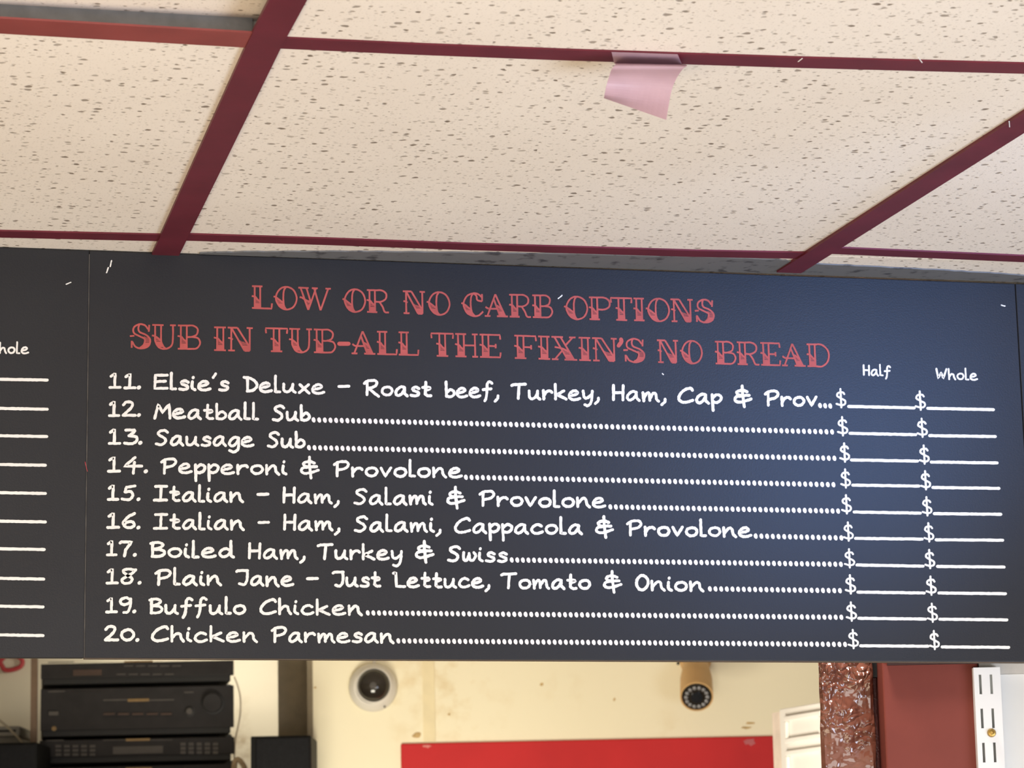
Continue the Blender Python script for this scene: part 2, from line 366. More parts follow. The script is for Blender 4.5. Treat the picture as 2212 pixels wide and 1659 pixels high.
# ---------------------------------------------------------------- lettering
def cr(pts, n=6):
    if len(pts) < 3: return pts
    cl = pts[0] == pts[-1]; out = []
    for i in range(len(pts)-1):
        p1, p2 = pts[i], pts[i+1]
        p0 = pts[i-1] if i else (pts[-2] if cl else (2*p1[0]-p2[0], 2*p1[1]-p2[1]))
        p3 = pts[i+2] if i+2 < len(pts) else (pts[1] if cl else (2*p2[0]-p1[0], 2*p2[1]-p1[1]))
        for k in range(n):
            t = k/n; t2, t3 = t*t, t*t*t
            out.append(tuple(.5*((2*p1[a])+(-p0[a]+p2[a])*t+(2*p0[a]-5*p1[a]+4*p2[a]-p3[a])*t2+(-p0[a]+3*p1[a]-3*p2[a]+p3[a])*t3) for a in (0, 1)))
    out.append(pts[-1]); return out
def dense(pts, n=5):
    out = []
    for a, b in zip(pts[:-1], pts[1:]):
        for k in range(n): out.append((a[0]+(b[0]-a[0])*k/n, a[1]+(b[1]-a[1])*k/n))
    out.append(pts[-1]); return out
class Ink:
    """collects flat print in photograph-scaled board coordinates, laid on the face of the board"""
    def __init__(s): s.mb = MB(); s.k = 0
    def poly(s, pts):
        s.k += 1; off = .00022 + (s.k % 60)*.000006
        s.mb.add([bp(x, y, off) for x, y in pts], [tuple(range(len(pts)))])
    def ribbon(s, pts, hw, rough=0.0, cap=True):
        s.k += 1; off = .00022 + (s.k % 60)*.000006
        q = [pts[0]]
        for p in pts[1:]:
            if math.hypot(p[0]-q[-1][0], p[1]-q[-1][1]) > .35: q.append(p)
        if len(q) < 2: q.append((q[0][0]+.5, q[0][1]))
        L = []; R = []; n = len(q)
        for i, p in enumerate(q):
            a = q[max(i-1, 0)]; b = q[min(i+1, n-1)]; dx, dy = b[0]-a[0], b[1]-a[1]; m = math.hypot(dx, dy) or 1
            nx, ny = -dy/m, dx/m
            h1 = hw*(1+random.uniform(-rough, rough)); h2 = hw*(1+random.uniform(-rough, rough))
            L.append((p[0]+nx*h1, p[1]+ny*h1)); R.append((p[0]-nx*h2, p[1]-ny*h2))
        vs = [bp(x, y, off) for x, y in L]+[bp(x, y, off) for x, y in R]; fs = [(i, i+1, n+i+1, n+i) for i in range(n-1)]
        s.mb.add(vs, fs)
        if cap:
            for p in (q[0], q[-1]):
                s.k += 1; off = .00022 + (s.k % 60)*.000006
                r = hw*.98; s.mb.add([bp(p[0]+r*math.cos(t*PI/5), p[1]+r*math.sin(t*PI/5), off) for t in range(10)], [tuple(range(10))])
    def done(s, name, mat, parent):
        return build(name, s.mb, mat, parent, fixn=False)
S = lambda *p: ('s', p); P = lambda *p: ('p', p)
BOWL = S((.44,.56),(.28,.60),(.10,.42),(.03,.16),(.12,.01),(.28,.10),(.40,.34),(.44,.54))
G = {
'a': [BOWL, S((.44,.56),(.44,.2),(.56,-.01))],
'b': [P((.05,1.02),(.06,.04)), S((.06,.06),(.26,.01),(.44,.18),(.42,.40),(.26,.50),(.08,.30))],
'c': [S((.46,.50),(.30,.60),(.12,.48),(.03,.22),(.14,.02),(.32,.01),(.50,.12))],
'd': [S((.44,.46),(.26,.58),(.08,.42),(.03,.18),(.15,.02),(.33,.12),(.45,.4)), P((.46,1.08),(.46,.1),(.56,0))],
'e': [S((.06,.28),(.30,.34),(.44,.46),(.36,.60),(.20,.58),(.06,.38),(.05,.15),(.18,.02),(.36,.02),(.54,.10))],
'f': [S((.52,.94),(.40,1.05),(.28,.90),(.25,.40),(.21,-.02),(.13,-.26)), P((.06,.50),(.46,.57))],
'g': [BOWL, S((.45,.56),(.45,.1),(.40,-.24),(.22,-.40),(.04,-.30))],
'h': [P((.05,1.02),(.05,0)), S((.06,.22),(.22,.50),(.38,.48),(.43,.2),(.52,0))],
'i': [S((.08,.56),(.07,.16),(.20,.01)), P((.11,.82),(.12,.86))],
'k': [P((.05,1.0),(.05,0)), P((.46,.56),(.12,.30),(.24,.22),(.56,.0))],
'l': [P((.06,1.10),(.05,.02),(.25,.02))],
'm': [P((.03,.56),(.06,0)), S((.06,.16),(.20,.52),(.31,.50),(.33,.05)), S((.33,.16),(.48,.52),(.60,.50),(.63,.15),(.72,0))],
'n': [P((.04,.60),(.05,0)), S((.05,.18),(.26,.55),(.40,.50),(.44,.18),(.56,-.02))],
'o': [S((.28,.56),(.09,.46),(.04,.22),(.17,.03),(.38,.05),(.50,.28),(.44,.50),(.28,.56))],
'p': [P((.05,.58),(.07,-.50)), S((.07,.36),(.26,.58),(.44,.46),(.40,.18),(.22,.04),(.07,.12))],
'r': [P((.05,.58),(.06,0)), S((.06,.22),(.20,.50),(.38,.56),(.46,.46))],
's': [S((.40,.50),(.26,.60),(.11,.50),(.16,.36),(.36,.24),(.36,.08),(.20,0),(.02,.04))],
't': [P((.17,.94),(.14,.12),(.25,.01),(.40,.03)), S((.02,.58),(.3,.60),(.36,.50),(.22,.42))],
'u': [S((.04,.56),(.05,.15),(.16,.02),(.32,.12),(.44,.42)), S((.45,.56),(.44,.15),(.56,0))],
'v': [P((.02,.58),(.20,.02),(.44,.60))],
'w': [S((.06,.55),(.05,.12),(.18,.02),(.30,.36)), S((.30,.5),(.34,.06),(.48,.05),(.60,.35),(.52,.56))],
'x': [P((.05,.55),(.46,-.02)), P((.44,.56),(.02,0))],
'y': [S((.04,.58),(.08,.18),(.22,.10),(.44,.34)), S((.48,.58),(.45,.1),(.38,-.26),(.24,-.42),(.10,-.36))],
'B': [P((.08,.96),(.08,.02)), S((.0,.90),(.28,.98),(.48,.84),(.36,.62),(.12,.52)), S((.12,.52),(.44,.46),(.54,.26),(.40,.06),(.06,.02))],
'C': [S((.66,.84),(.56,.98),(.28,.82),(.07,.46),(.05,.18),(.20,.02),(.42,.04),(.66,.16))],
'D': [S((.0,.96),(.28,.90),(.54,.62),(.56,.34),(.38,.08),(.14,.02)), P((.15,.92),(.16,.02))],
'E': [P((.62,.96),(.10,.94),(.07,.04),(.62,.07)), P((.08,.50),(.54,.55))],
'H': [P((.07,.98),(.05,0)), P((.50,.98),(.47,0)), P((.05,.48),(.48,.50))],
'I': [P((.05,.96),(.54,.98)), P((.30,.96),(.27,.03)), P((.0,.02),(.54,.04))],
'J': [P((.0,.90),(.06,.96),(.50,.98)), S((.48,.98),(.47,.35),(.34,.03),(.12,.08))],
'L': [P((.0,.93),(.12,.97),(.14,.03),(.54,.03))],
'M': [P((.02,0),(.18,.96),(.36,.40),(.66,.98),(.70,.02))],
'O': [S((.30,.98),(.10,.75),(.05,.35),(.17,.03),(.37,.05),(.52,.38),(.50,.78),(.30,.98))],
'P': [P((.14,.90),(.12,0)), S((.0,.76),(.18,.94),(.50,.97),(.60,.76),(.46,.52),(.16,.40))],
'R': [P((.14,.90),(.12,0)), S((.0,.76),(.18,.94),(.50,.97),(.58,.76),(.44,.54),(.16,.42)), P((.20,.42),(.66,-.10))],
'S': [S((.54,.84),(.40,.98),(.16,.88),(.14,.68),(.40,.44),(.44,.20),(.26,.0),(.02,.05))],
'T': [P((.0,.88),(.10,.94),(.66,.98)), P((.36,.94),(.30,0))],
'W': [P((.02,.96),(.12,.02),(.36,.62),(.50,.02),(.78,.96))],
'0': [S((.28,.74),(.06,.56),(.04,.24),(.20,.03),(.42,.10),(.54,.40),(.44,.66),(.28,.74))],
'1': [P((.04,.78),(.20,.98),(.19,.03)), P((.0,.02),(.40,.04))],
'2': [S((.03,.76),(.16,.96),(.38,.92),(.40,.68),(.22,.34),(.02,.05)), P((.02,.05),(.54,.06))],
'3': [P((.04,.94),(.36,.96)), S((.36,.96),(.36,.84),(.16,.56)), S((.16,.56),(.44,.48),(.44,.20),(.26,.02),(.0,.06))],
'4': [P((.42,.98),(.04,.38),(.66,.40)), P((.40,.66),(.36,-.10))],
'5': [P((.54,.98),(.18,.88),(.12,.56)), S((.12,.56),(.38,.58),(.44,.28),(.28,.03),(.0,.08))],
'6': [S((.44,.98),(.20,.72),(.04,.34),(.12,.05),(.32,.02),(.44,.20),(.36,.40),(.16,.36),(.07,.2))],
'7': [P((.0,.88),(.06,.96),(.52,.96),(.26,.44),(.20,0))],
'8': [S((.54,.92),(.26,.98),(.10,.84),(.22,.60),(.44,.34),(.36,.05),(.13,.02),(.06,.25),(.26,.50),(.46,.72),(.58,.94))],
'9': [S((.44,.84),(.26,.98),(.07,.84),(.06,.60),(.20,.50),(.38,.60),(.46,.84)), S((.46,.90),(.44,.4),(.34,.02),(.18,-.03))],
'&': [S((.80,.78),(.52,.88),(.20,.76),(.24,.58),(.52,.50)), S((.52,.50),(.14,.42),(.06,.18),(.28,.06),(.62,.14),(1.02,.30)), P((.52,1.18),(.52,.6),(.60,-.25)), P((.36,.52),(.92,.54))],
'.': [P((.07,.03),(.10,.07))],
',': [S((.16,.12),(.14,-.06),(.0,-.26))],
"'": [P((.14,1.08),(.03,.82))],
'-': [P((.0,.44),(.62,.46))],
'$': [P((.28,1.12),(.28,-.10)), S((.50,.78),(.40,.90),(.14,.86),(.07,.66),(.28,.50),(.52,.34),(.50,.12),(.28,.05),(.0,.14))],
}
GS = {}
for ch, st in G.items():
    xs_ = [x for _, pts in st for x, _y in pts]; GS[ch] = (min(xs_), max(xs_))
def lean(x): return -.0138 + (x-165)*(.0711/1830)
def layout(text, gapw=.17):
    x = 0; out = []
    for i, ch in enumerate(text):
        a, b = GS[ch]; gp = gapw
        if ch in ".,'": gp = .13
        if i: x += gp
        out.append((ch, x-a)); x += b-a
    return out, x
def write(ink, text, x0, x1, y0, y1, cap=35.0, hw=3.15, rough=.16):
    lay, tw = layout(text)
    sx = (x1-x0-2*hw)/max(tw, .01)
    for ch, ox in lay:
        jy = random.uniform(-.02, .02)*cap
        for kind, pts in G[ch]:
            pp = []
            src = dense(cr(list(pts), 6), 1) if kind == 's' else dense(list(pts), 6)
            for gx, gy in src:
                X = x0+hw+(ox+gx)*sx; base = y0+(y1-y0)*(X-x0)/max(x1-x0, 1)-hw
                pp.append((X-gy*(cap-2*hw)*lean(X), base-gy*(cap-2*hw)*1.0+jy))
            ink.ribbon(pp, (hw*1.25 if ch == '.' else hw)*random.uniform(.94, 1.06), rough)
def dots(ink, xa, ya, xb, yb, n=None):
    n = n or max(2, round((xb-xa)/12.13)+1)
    for k in range(n):
        t = k/(n-1); x = xa+(xb-xa)*t; y = ya+(yb-ya)*t
        pts = []
        for a in range(12):
            th = a*PI/6; rx = 5.0 if math.cos(th) < 0 else 3.6
            pts.append((x+rx*math.cos(th)+.12*5.8*math.sin(th), y+5.9*math.sin(th)))
        ink.poly(pts)
def rule(ink, xa, ya, xb, yb):
    ink.ribbon(dense([(xa+3, ya), (xb-3, yb)], 32), 3.3, .12)
ROWS = [
 ([("11.",234,304,841,842),("Elsie's",331,496,844,846),("Deluxe",524,703,849,853),("-",729,757,851,851),("Roast",784,934,856,859),("beef,",961,1079,860,862),("Turkey,",1103,1296,864,867),("Ham,",1322,1440,867,870),("Cap",1464,1561,872,874),("&",1585,1626,873,874),("Prov",1651,1767,878,880)],
  (1772,876,1794,877,3), (1805,1828,882), (1830,878,1978,881), (1976,2000,887), (2001,882,2149,885)),
 ([("12.",233,304,901,902),("Meatball",331,560,906,909),("Sub",587,671,911,912)], (678,907,1798,933,None),(1808,1832,942),(1833,936,1981,939),(1980,2004,945),(2005,941,2153,943)),
 ([("13.",232.6,307,961,962),("Sausage",334,550,964,967),("Sub",576,660,968,970)], (668,967,1803,990,None),(1813,1836,999),(1836,993.5,1985,996),(1985,2008,1004),(2008.5,998,2157,1000)),
 ([("14.",231,319,1022,1023),("Pepperoni",345.6,621,1025,1027),("&",648,691,1027,1028),("Provolone",719,1000,1031,1034)], (1007,1031,1801,1047,None),(1815,1838,1055),(1839,1048,1988,1050),(1988,2011,1058),(2012,1053,2161,1055)),
 ([("15.",230.7,303,1083,1084),("Italian",330,527.5,1085,1087),("-",554,582,1084,1084),("Ham,",610,734,1088,1090),("Salami",763,937,1091,1093),("&",964.5,1006,1092,1093),("Provolone",1034,1310,1095,1099)], (1319,1095,1811,1104,None),(1817,1840,1110),(1842,1106,1991,1108.5),(1991,2014,1114.5),(2015,1109.5,2165,1111)),
 ([("16.",229.4,303,1143,1144),("Italian",330,529,1145,1147),("-",556,583.5,1145,1145),("Ham,",611.4,735.4,1147,1149),("Salami,",764,954,1150,1152),("Cappacola",981.4,1259.5,1153,1157),("&",1285.6,1327,1156,1157),("Provolone",1352.7,1625.5,1159,1162)], (1633,1158,1818,1162,None),(1821,1844,1170),(1845,1163,1995,1164.6),(1995,2018,1171.5),(2019,1166,2169,1167)),
 ([("17.",228.5,295,1203,1204),("Boiled",322,507.6,1206,1207),("Ham,",535.4,660.4,1208,1210),("Turkey",684,870.5,1210,1212),("&",896.6,939,1209,1210),("Swiss",965.5,1097.7,1214,1216)], (1106,1209.6,1817,1219,None),(1823,1847,1227),(1848,1220.5,1997,1223),(1997,2020,1229),(2022,1223.5,2172,1225)),
 ([("18.",227.8,305.4,1263,1264),("Plain",333,480,1266,1267),("Jane",508,636,1267,1269),("-",661,689,1266,1266),("Just",716.5,824,1269,1270),("Lettuce,",847,1059.4,1271,1272),("Tomato",1080.8,1277.4,1273,1275),("&",1303,1345,1274,1275),("Onion",1372.4,1522,1277,1279)], (1534,1272,1815,1276,None),(1825,1849,1284),(1850,1279,1999.5,1281),(1999.5,2023,1287),(2025,1281,2175,1282.5)),
 ([("19.",227,294,1326,1326),("Buffulo",320,532,1328,1329),("Chicken",560.8,784,1329,1331)], (795,1324,1818,1333.4,None),(1827,1851,1343),(1852,1335.6,2002,1337.3),(2002,2026,1345),(2027,1337.5,2178,1339)),
 ([("20.",224.4,300.6,1387,1387),("Chicken",326.6,557.6,1388,1389),("Parmesan",584.5,852.5,1389,1391)], (861,1384.4,1826,1392,None),(1831,1855,1402),(1856,1395,2007.6,1396),(2007,2030,1404),(2032,1397.4,2182,1398.4)),
]
for words, d, s1, u1, s2, u2 in ROWS:
    ink = Ink()
    for t, a, b, y0, y1 in words:
        write(ink, t, a, b, y0, y1, cap=(38 if t != '-' else 36))
    ink.done('menu_line', CHALK, mb_c)
    ink = Ink(); dots(ink, *d); ink.done('leader_dots', DOTM, mb_c)
    for s_, u_ in ((s1, u1), (s2, u2)):
        ink = Ink(); write(ink, '$', s_[0], s_[1], s_[2]-2.5, s_[2]-2.5, cap=37, hw=2.2, rough=.12); ink.done('dollar_sign', CHALK, mb_c)
        ink = Ink(); rule(ink, *u_); ink.done('price_blank', CHALK, mb_c)
ink = Ink(); write(ink, 'Half', 1864, 1926, 811, 815, 25, 2.0, .12); ink.done('column_title', CHALK, mb_c)
ink = Ink(); write(ink, 'Whole', 2022, 2113, 820, 823, 26, 2.0, .12); ink.done('column_title', CHALK, mb_c)
ink = Ink(); write(ink, 'Whole', -29, 63, 764, 766, 26, 2.0, .12); ink.done('column_title', CHALK, mb_l)
for x, y in ((105,821),(105,884),(104,943),(101,1005),(101,1066),(101,1127.5),(98.6,1187),(97.5,1251),(96,1311),(96,1373)):
    ink = Ink(); rule(ink, x-150, y-2.5, x, y); ink.done('price_blank', CHALK, mb_l)
# tattoo-style heading letters: thin outlines, lower part of the heavy stroke filled with hatching
def lin(p, q): return lambda y: p[0]+(q[0]-p[0])*(y-p[1])/(q[1]-p[1])
SER = lambda a, b, y: P((a, y), (b, y))
def stem(x0=.12, x1=.36, sa=None, sb=None):
    sa = x0-.12 if sa is None else sa; sb = x1+.10 if sb is None else sb
    return [P((x0,1),(x0,0)), P((x1,1),(x1,0)), SER(sa, sb, 1), SER(sa, sb, 0), S((x0-.13,.55),(x0-.04,.53),(x0+.04,.50),(x0+.12,.40),(x1,.30))], [(lambda y: x0, lambda y: x1, 0.0, .46, .30)]
def HGf():
    H = {}
    def mk(ch, lines, fills, extra=()): H[ch] = (lines, fills, list(extra))
    l, f = stem(); mk('I', l, f)
    mk('L', l+[P((.40,0),(.86,0),(.88,.24))], f)
    mk('H', l+[P((.82,1),(.82,0)), SER(.70,.94,1), SER(.70,.94,0), P((.36,.50),(.82,.50))], f)
    mk('E', l+[P((.36,1),(.84,1),(.86,.80)), P((.36,.50),(.66,.50)), P((.66,.60),(.66,.40)), P((.36,0),(.84,0),(.86,.22))], f)
    mk('F', l+[P((.36,1),(.84,1),(.86,.78)), P((.36,.50),(.66,.50)), P((.66,.60),(.66,.40))], f)
    mk('B', l+[S((.36,1),(.62,1.0),(.80,.86),(.76,.62),(.56,.52),(.38,.51)), S((.56,.52),(.82,.46),(.90,.24),(.76,.03),(.50,0),(.36,0))], f)
    mk('P', l+[S((.36,1),(.66,1),(.88,.86),(.88,.60),(.66,.46),(.36,.46))], f)
    mk('R', l+[S((.36,1),(.66,1),(.86,.86),(.84,.62),(.62,.48),(.36,.48)), S((.56,.47),(.70,.25),(.80,.02),(.98,.0))], f)
    mk('D', l+[S((.36,1),(.66,1),(.92,.78),(.98,.48),(.88,.18),(.64,0),(.36,0))], f)
    l2, f2 = stem(.34, .58, .22, .70); mk('T', l2+[P((.02,.78),(0,1),(.92,1),(.90,.78))], f2)
    mk('U', [S((.12,1),(.12,.6),(.13,.30),(.28,.04),(.54,-.02),(.78,.12),(.84,.42),(.84,1)), S((.36,1),(.36,.6),(.37,.30),(.46,.08),(.56,-.02)), SER(0,.46,1), SER(.72,.96,1), S((-.01,.55),(.08,.53),(.18,.48),(.36,.32))],
       [(lambda y: .12+max(0,.28-y)**2*2.6, lambda y: .36+max(0,.3-y)*.35, .05, .48, .32)])
    mk('N', [P((.14,1),(.14,0)), P((.14,1),(.66,0)), P((.38,1),(.86,.16)), P((.86,1),(.86,0)), P((.66,0),(.86,0)), SER(0,.38,1), SER(.02,.28,0), SER(.74,.98,1), S((.02,.55),(.12,.53),(.2,.48))],
       [(lin((.14,1),(.66,0)), lambda y: min(.86, lin((.38,1),(.86,.16))(y)), 0, .46, .34)])
    OUT = S((.50,1.02),(.20,.88),(.04,.50),(.20,.12),(.50,-.02),(.82,.12),(.96,.50),(.82,.88),(.50,1.02))
    ol = lambda y: .50-.46*math.sqrt(max(0, 1-((y-.5)/.52)**2)); il = lambda y: .50-.13*math.sqrt(max(0, 1-((y-.5)/.52)**2))
    mk('O', [OUT, S((.50,1.02),(.40,.85),(.37,.50),(.40,.15),(.50,-.02)), S((-.06,.56),(.02,.54),(.14,.46),(.37,.28))], [(ol, il, .02, .48, .28)])
    mk('C', [S((.88,.86),(.72,.99),(.50,1.02),(.20,.88),(.04,.50),(.20,.12),(.50,-.02),(.74,.02),(.94,.20)), P((.90,1.0),(.90,.66)), S((.50,1.02),(.40,.85),(.37,.50),(.42,.15),(.56,-.02)), S((.52,1.02),(.64,.9),(.68,.72),(.90,.66)), S((-.06,.56),(.02,.54),(.14,.46),(.37,.28))], [(ol, il, .02, .48, .28)])
    mk('W', [P((.10,1),(.44,0)), P((.36,1),(.55,.36)), P((.44,0),(.78,1)), P((.70,1),(.98,0)), P((.98,0),(1.32,1)), SER(0,.46,1), SER(.60,.86,1), SER(1.20,1.44,1), S((.06,.57),(.16,.55),(.30,.46),(.50,.36))],
       [(lin((.10,1),(.44,0)), lambda y: min(lin((.36,1),(.62,0))(y), lin((.44,0),(.78,1))(y)), 0, .5, .42)])
    mk('A', [P((.10,0),(.48,1)), P((.48,1),(.92,0)), P((.40,.80),(.68,0)), SER(-.02,.24,0), SER(.54,1.04,0), S((.02,.42),(.16,.34),(.54,.34)), S((.50,.5),(.62,.44),(.78,.30))],
       [(lin((.40,.80),(.68,0)), lin((.48,1),(.92,0)), 0, .50, .36)])
    mk('X', [P((.12,1),(.62,0)), P((.36,1),(.88,0)), P((.84,1),(.54,.62)), P((.42,.40),(.12,0)), SER(0,.46,1), SER(.70,.96,1), SER(0,.26,0), SER(.50,1.0,0), S((.12,.55),(.24,.53),(.45,.48),(.66,.36))],
       [(lin((.12,1),(.62,0)), lin((.36,1),(.88,0)), 0, .50, .36)])
    mk('S', [S((.70,.80),(.56,.98),(.34,1.02),(.12,.88),(.12,.64),(.36,.50),(.56,.38),(.52,.14),(.36,-.01)), S((.34,1.02),(.30,.84),(.36,.68),(.62,.56),(.78,.36),(.72,.10),(.46,-.02),(.20,.04),(.06,.26)), P((.74,1.0),(.72,.70)), P((.04,.0),(.04,.30)), P((-.04,.50),(.14,.52))],
       [(lambda y: .56-.05*abs(y-.3)*4-(max(0,.14-y)*1.2), lambda y: .77-max(0,.25-y)**2*4.5, .0, .50, .42)])
    mk("'", [], [], [(((.14,.98),(.15,.88),(.04,.70)), .085)])
    mk('-', [], [], [(((.02,.46),(.40,.46)), .085)])
    return H
HG = HGf(); HW = {}
for ch, (ls, fs, exs) in HG.items():
    xs_ = [x for _, pts in ls for x, _y in pts]+[x for pts, _w in exs for x, _y in pts]; HW[ch] = (min(xs_), max(xs_))
def heading(ink, text, x0, x1, y0, y1, cap=50.0, hw=1.9):
    x = 0; lay = []
    for i, ch in enumerate(text):
        a, b = HW[ch]; x += (.07 if i else 0); lay.append((ch, x-a)); x += b-a
    sx = (x1-x0-2*hw)/x; H = cap-2*hw
    def tp(gx, gy):
        X = x0+hw+gx*sx; base = y0+(y1-y0)*(X-x0)/(x1-x0)-hw; return (X-gy*H*lean(X), base-gy*H)
    for ch, ox in lay:
        ls, fs, exs = HG[ch]
        for fl, fr, ya, yl, yr in fs:
            y = ya; k = 0
            while y < yl:
                hgt = .052; y2 = min(y+hgt*(1.3 if k < 3 else .62), yl)
                def clip(yy):
                    a, b = fl(yy), fr(yy)
                    if yy > yr: b = a+(b-a)*max(0, (yl-yy)/(yl-yr))
                    return a, max(b, a)
                a1, b1 = clip(y); a2, b2 = clip(y2)
                if b1-a1 > .01: ink.poly([tp(ox+a1, y), tp(ox+b1, y), tp(ox+b2+.001, y2), tp(ox+a2, y2)])
                y = y+hgt*(1.3 if k < 3 else 1.0); k += 1
        for kind, pts in ls:
            src = cr(list(pts), 7) if kind == 's' else dense(list(pts), 3)
            ink.ribbon([tp(ox+gx, gy) for gx, gy in src], hw, .10, cap=False)
        for pts, wd in exs:
            ink.ribbon([tp(ox+gx, gy) for gx, gy in cr(list(pts), 5)], wd*cap, .05)
for wl in ([("LOW",542,717,667,673,51),("OR",738,842,674,677,51),("NO",869,973.5,678,682,51),("CARB",995,1195,683,688,51),("OPTIONS",1217,1544,690,698,51)],
           [("SUB",278.5,434,753,756,54),("IN",460,548,758,760,53),("TUB",572,726,760,764,53),("-",731,755,767,767,53),("ALL",757.6,906,765,769,52),("THE",930,1083.5,770,774,52),("FIXIN'S",1109.5,1394,775,784,52),("NO",1418.7,1519,784,787,51),("BREAD",1543.4,1793.5,787,794,51)]):
    ink = Ink()
    for t, a, b, y0, y1, cap in wl: heading(ink, t, a, b, y0, y1, cap)
    ink.done('heading_line', REDP, mb_c)
# paint chips and scratches on the boards
for pts, par in (([(241,563),(238,576)], mb_c), ([(234,578),(230,589)], mb_c), ([(143,614),(153,610)], mb_l), ([(1206,645),(1214,638)], mb_c), ([(1431,807),(1433,809)], mb_c), ([(2163,659),(2171,661)], mb_c), ([(184,998),(187,1012),(189,1018)], mb_l)):
    ink = Ink(); ink.ribbon(dense(pts, 3), 1.3 if par is mb_c or pts[0][0] < 150 else .7, .3); ink.done('paint_chip', CHALK if pts[0][0] != 184 else REDK, par)
# ---------------------------------------------------------------- pink tape hanging from the tee
tape = thing('pink_tape', 'torn strip of pink tape hanging from the ceiling grid', 'tape', onZ(1395, 125, HC-.0005))
mb = MB(); nu, nv = 12, 16
L_ = [(1321,113),(1327,137),(1330,138),(1321,150),(1316,165),(1310,185),(1306,205),(1304,212)]
R_ = [(1464,118),(1473,139),(1484,141),(1474,150),(1461,170),(1451,195),(1445,225),(1439,259)]
Zd = [HC-.0005, HC-.0005, HC-.0009]
yt = onZ(1395, 125, HC-.0005).y
rows_ = []
for k in range(len(L_)):
    l, r = L_[k], R_[k]; row = []
    for i in range(nu+1):
        t = i/nu; x = l[0]+(r[0]-l[0])*t; y = l[1]+(r[1]-l[1])*t
        if k < 2: row.append(onZ(x, y, HC-.0005))
        else:
            base = onZ(x, 118+(x-1321)*.035, HC-.0005).y
            drop = (0, 0, -.003, -.006, -.009, -.008, -.002, .009)[k]
            row.append(onY(x, y, base+drop+.004*math.sin(t*3)*(k-2)/5))
    rows_.append(row)
# refine along the length
fine = []
for i in range(nu+1):
    col = [rows_[k][i] for k in range(len(L_))]; out = col[:2]
    seg = col[1:]
    xs3 = [cr([(v.x, v.y) for v in seg], 4), cr([(v.y, v.z) for v in seg], 4)]
    out = [col[0]]+[Vector((a[0], a[1], b[1])) for a, b in zip(*xs3)]
    fine.append(out)
nvv = len(fine[0]); vs = [fine[i][k] for i in range(nu+1) for k in range(nvv)]
mb.add(vs, [(i*nvv+k, (i+1)*nvv+k, (i+1)*nvv+k+1, i*nvv+k+1) for i in range(nu) for k in range(nvv-1)])
to = build('tape_strip', mb, TAPE, tape, smooth=False)
sm = to.modifiers.new('thick', 'SOLIDIFY'); sm.thickness = .0002
# ---------------------------------------------------------------- the room behind the boards (frame turned to the back wall)
DW = 6.40
def rect(px0, py0, px1, py1, D):
    a0, z0 = inD(px0, py1, D); a1, z1 = inD(px1, py0, D); return a0, a1, z0, z1
ZC = CEIL+.06
ac, _ = inD(676, 1540, DW); ar_, _ = inD(2600, 1540, DW)
build('wall_back', MB().box(ac, ar_, DW, DW+.12, 0, ZC), CREAM, kind='structure')
# alcove on the left, a little deeper
DA = 6.95
al, _ = inD(-700, 1500, DA); am, _ = inD(600, 1500, DA); acr, _ = inD(640, 1500, DA)
build('wall_alcove', MB().box(al, acr+.02, DA, DA+.1, 0, ZC), OFFW, kind='structure')
build('trim_1', MB().box(acr-.008, ac, DW+.12, DA, 0, ZC), TANP, kind='structure')
build('trim_2', MB().box(ac-.012, ac, DW-.004, DW+.12, 0, ZC), TANP, kind='structure')
# faded vertical board joint and the marks on the cream wall
a0, a1, z0, z1 = rect(915, 1425, 938, 1603, DW)
build('joint_strip', MB().box(a0, a1, DW-.0025, DW, z0, ZC), simple('yellowed_joint', (.78, .67, .42, 1), .6, .1, 12, .2), bpy.data.objects['wall_back'])
STN = simple('brown_stain', (.50, .34, .14, 1), .7, .2, 80, 0)
for x, y, rx, ry in ((900,1587,11,7),(924,1553,8,9),(920,1580,5,11),(1170,1478,5,4),(1327,1511,3,4),(1620,1562,10,3),(1612,1572,12,3),(681,1485,4,2),(1465,1433,4,4),(970,1543,4,3)):
    c = onD(x, y, DW-.0006); ux = SIDE*(rx/FPX*DW); uz = Vector((0,0,ry/FPX*DW)); rr = [random.uniform(.6,1.2) for _ in range(11)]
    build('stain', MB().prism([c+ux*math.cos(k*2*PI/11)*rr[k]+uz*math.sin(k*2*PI/11)*rr[k] for k in range(11)], HEAD*.0007), STN if x != 1465 else SPKB, bpy.data.objects['wall_back'])
# red door
a0, _ = inD(866, 1640, DW-.008); a1, zd = inD(1690, 1590, DW-.008); _, zd = inD(1270, 1598, DW-.008)
door = build('door_1', MB().box(a0, a1+.02, DW-.008, DW-.001, 0, zd), REDD, kind='structure', bevel=.003)
for x, y, rx, ry in ((1620,1603,14,8),(923,1612,12,4)):
    c = onD(x, y, DW-.0085); rr = [random.uniform(.5,1.2) for _ in range(13)]
    build('scuff', MB().prism([c+SIDE*(rx/FPX*DW)*math.cos(k*2*PI/13)*rr[k]+Vector((0,0,ry/FPX*DW))*math.sin(k*2*PI/13)*rr[k] for k in range(13)], HEAD*.0006), simple('pale_scuff', (.62,.20,.18,1) if x < 1000 else (.42,.10,.11,1), .7), door)
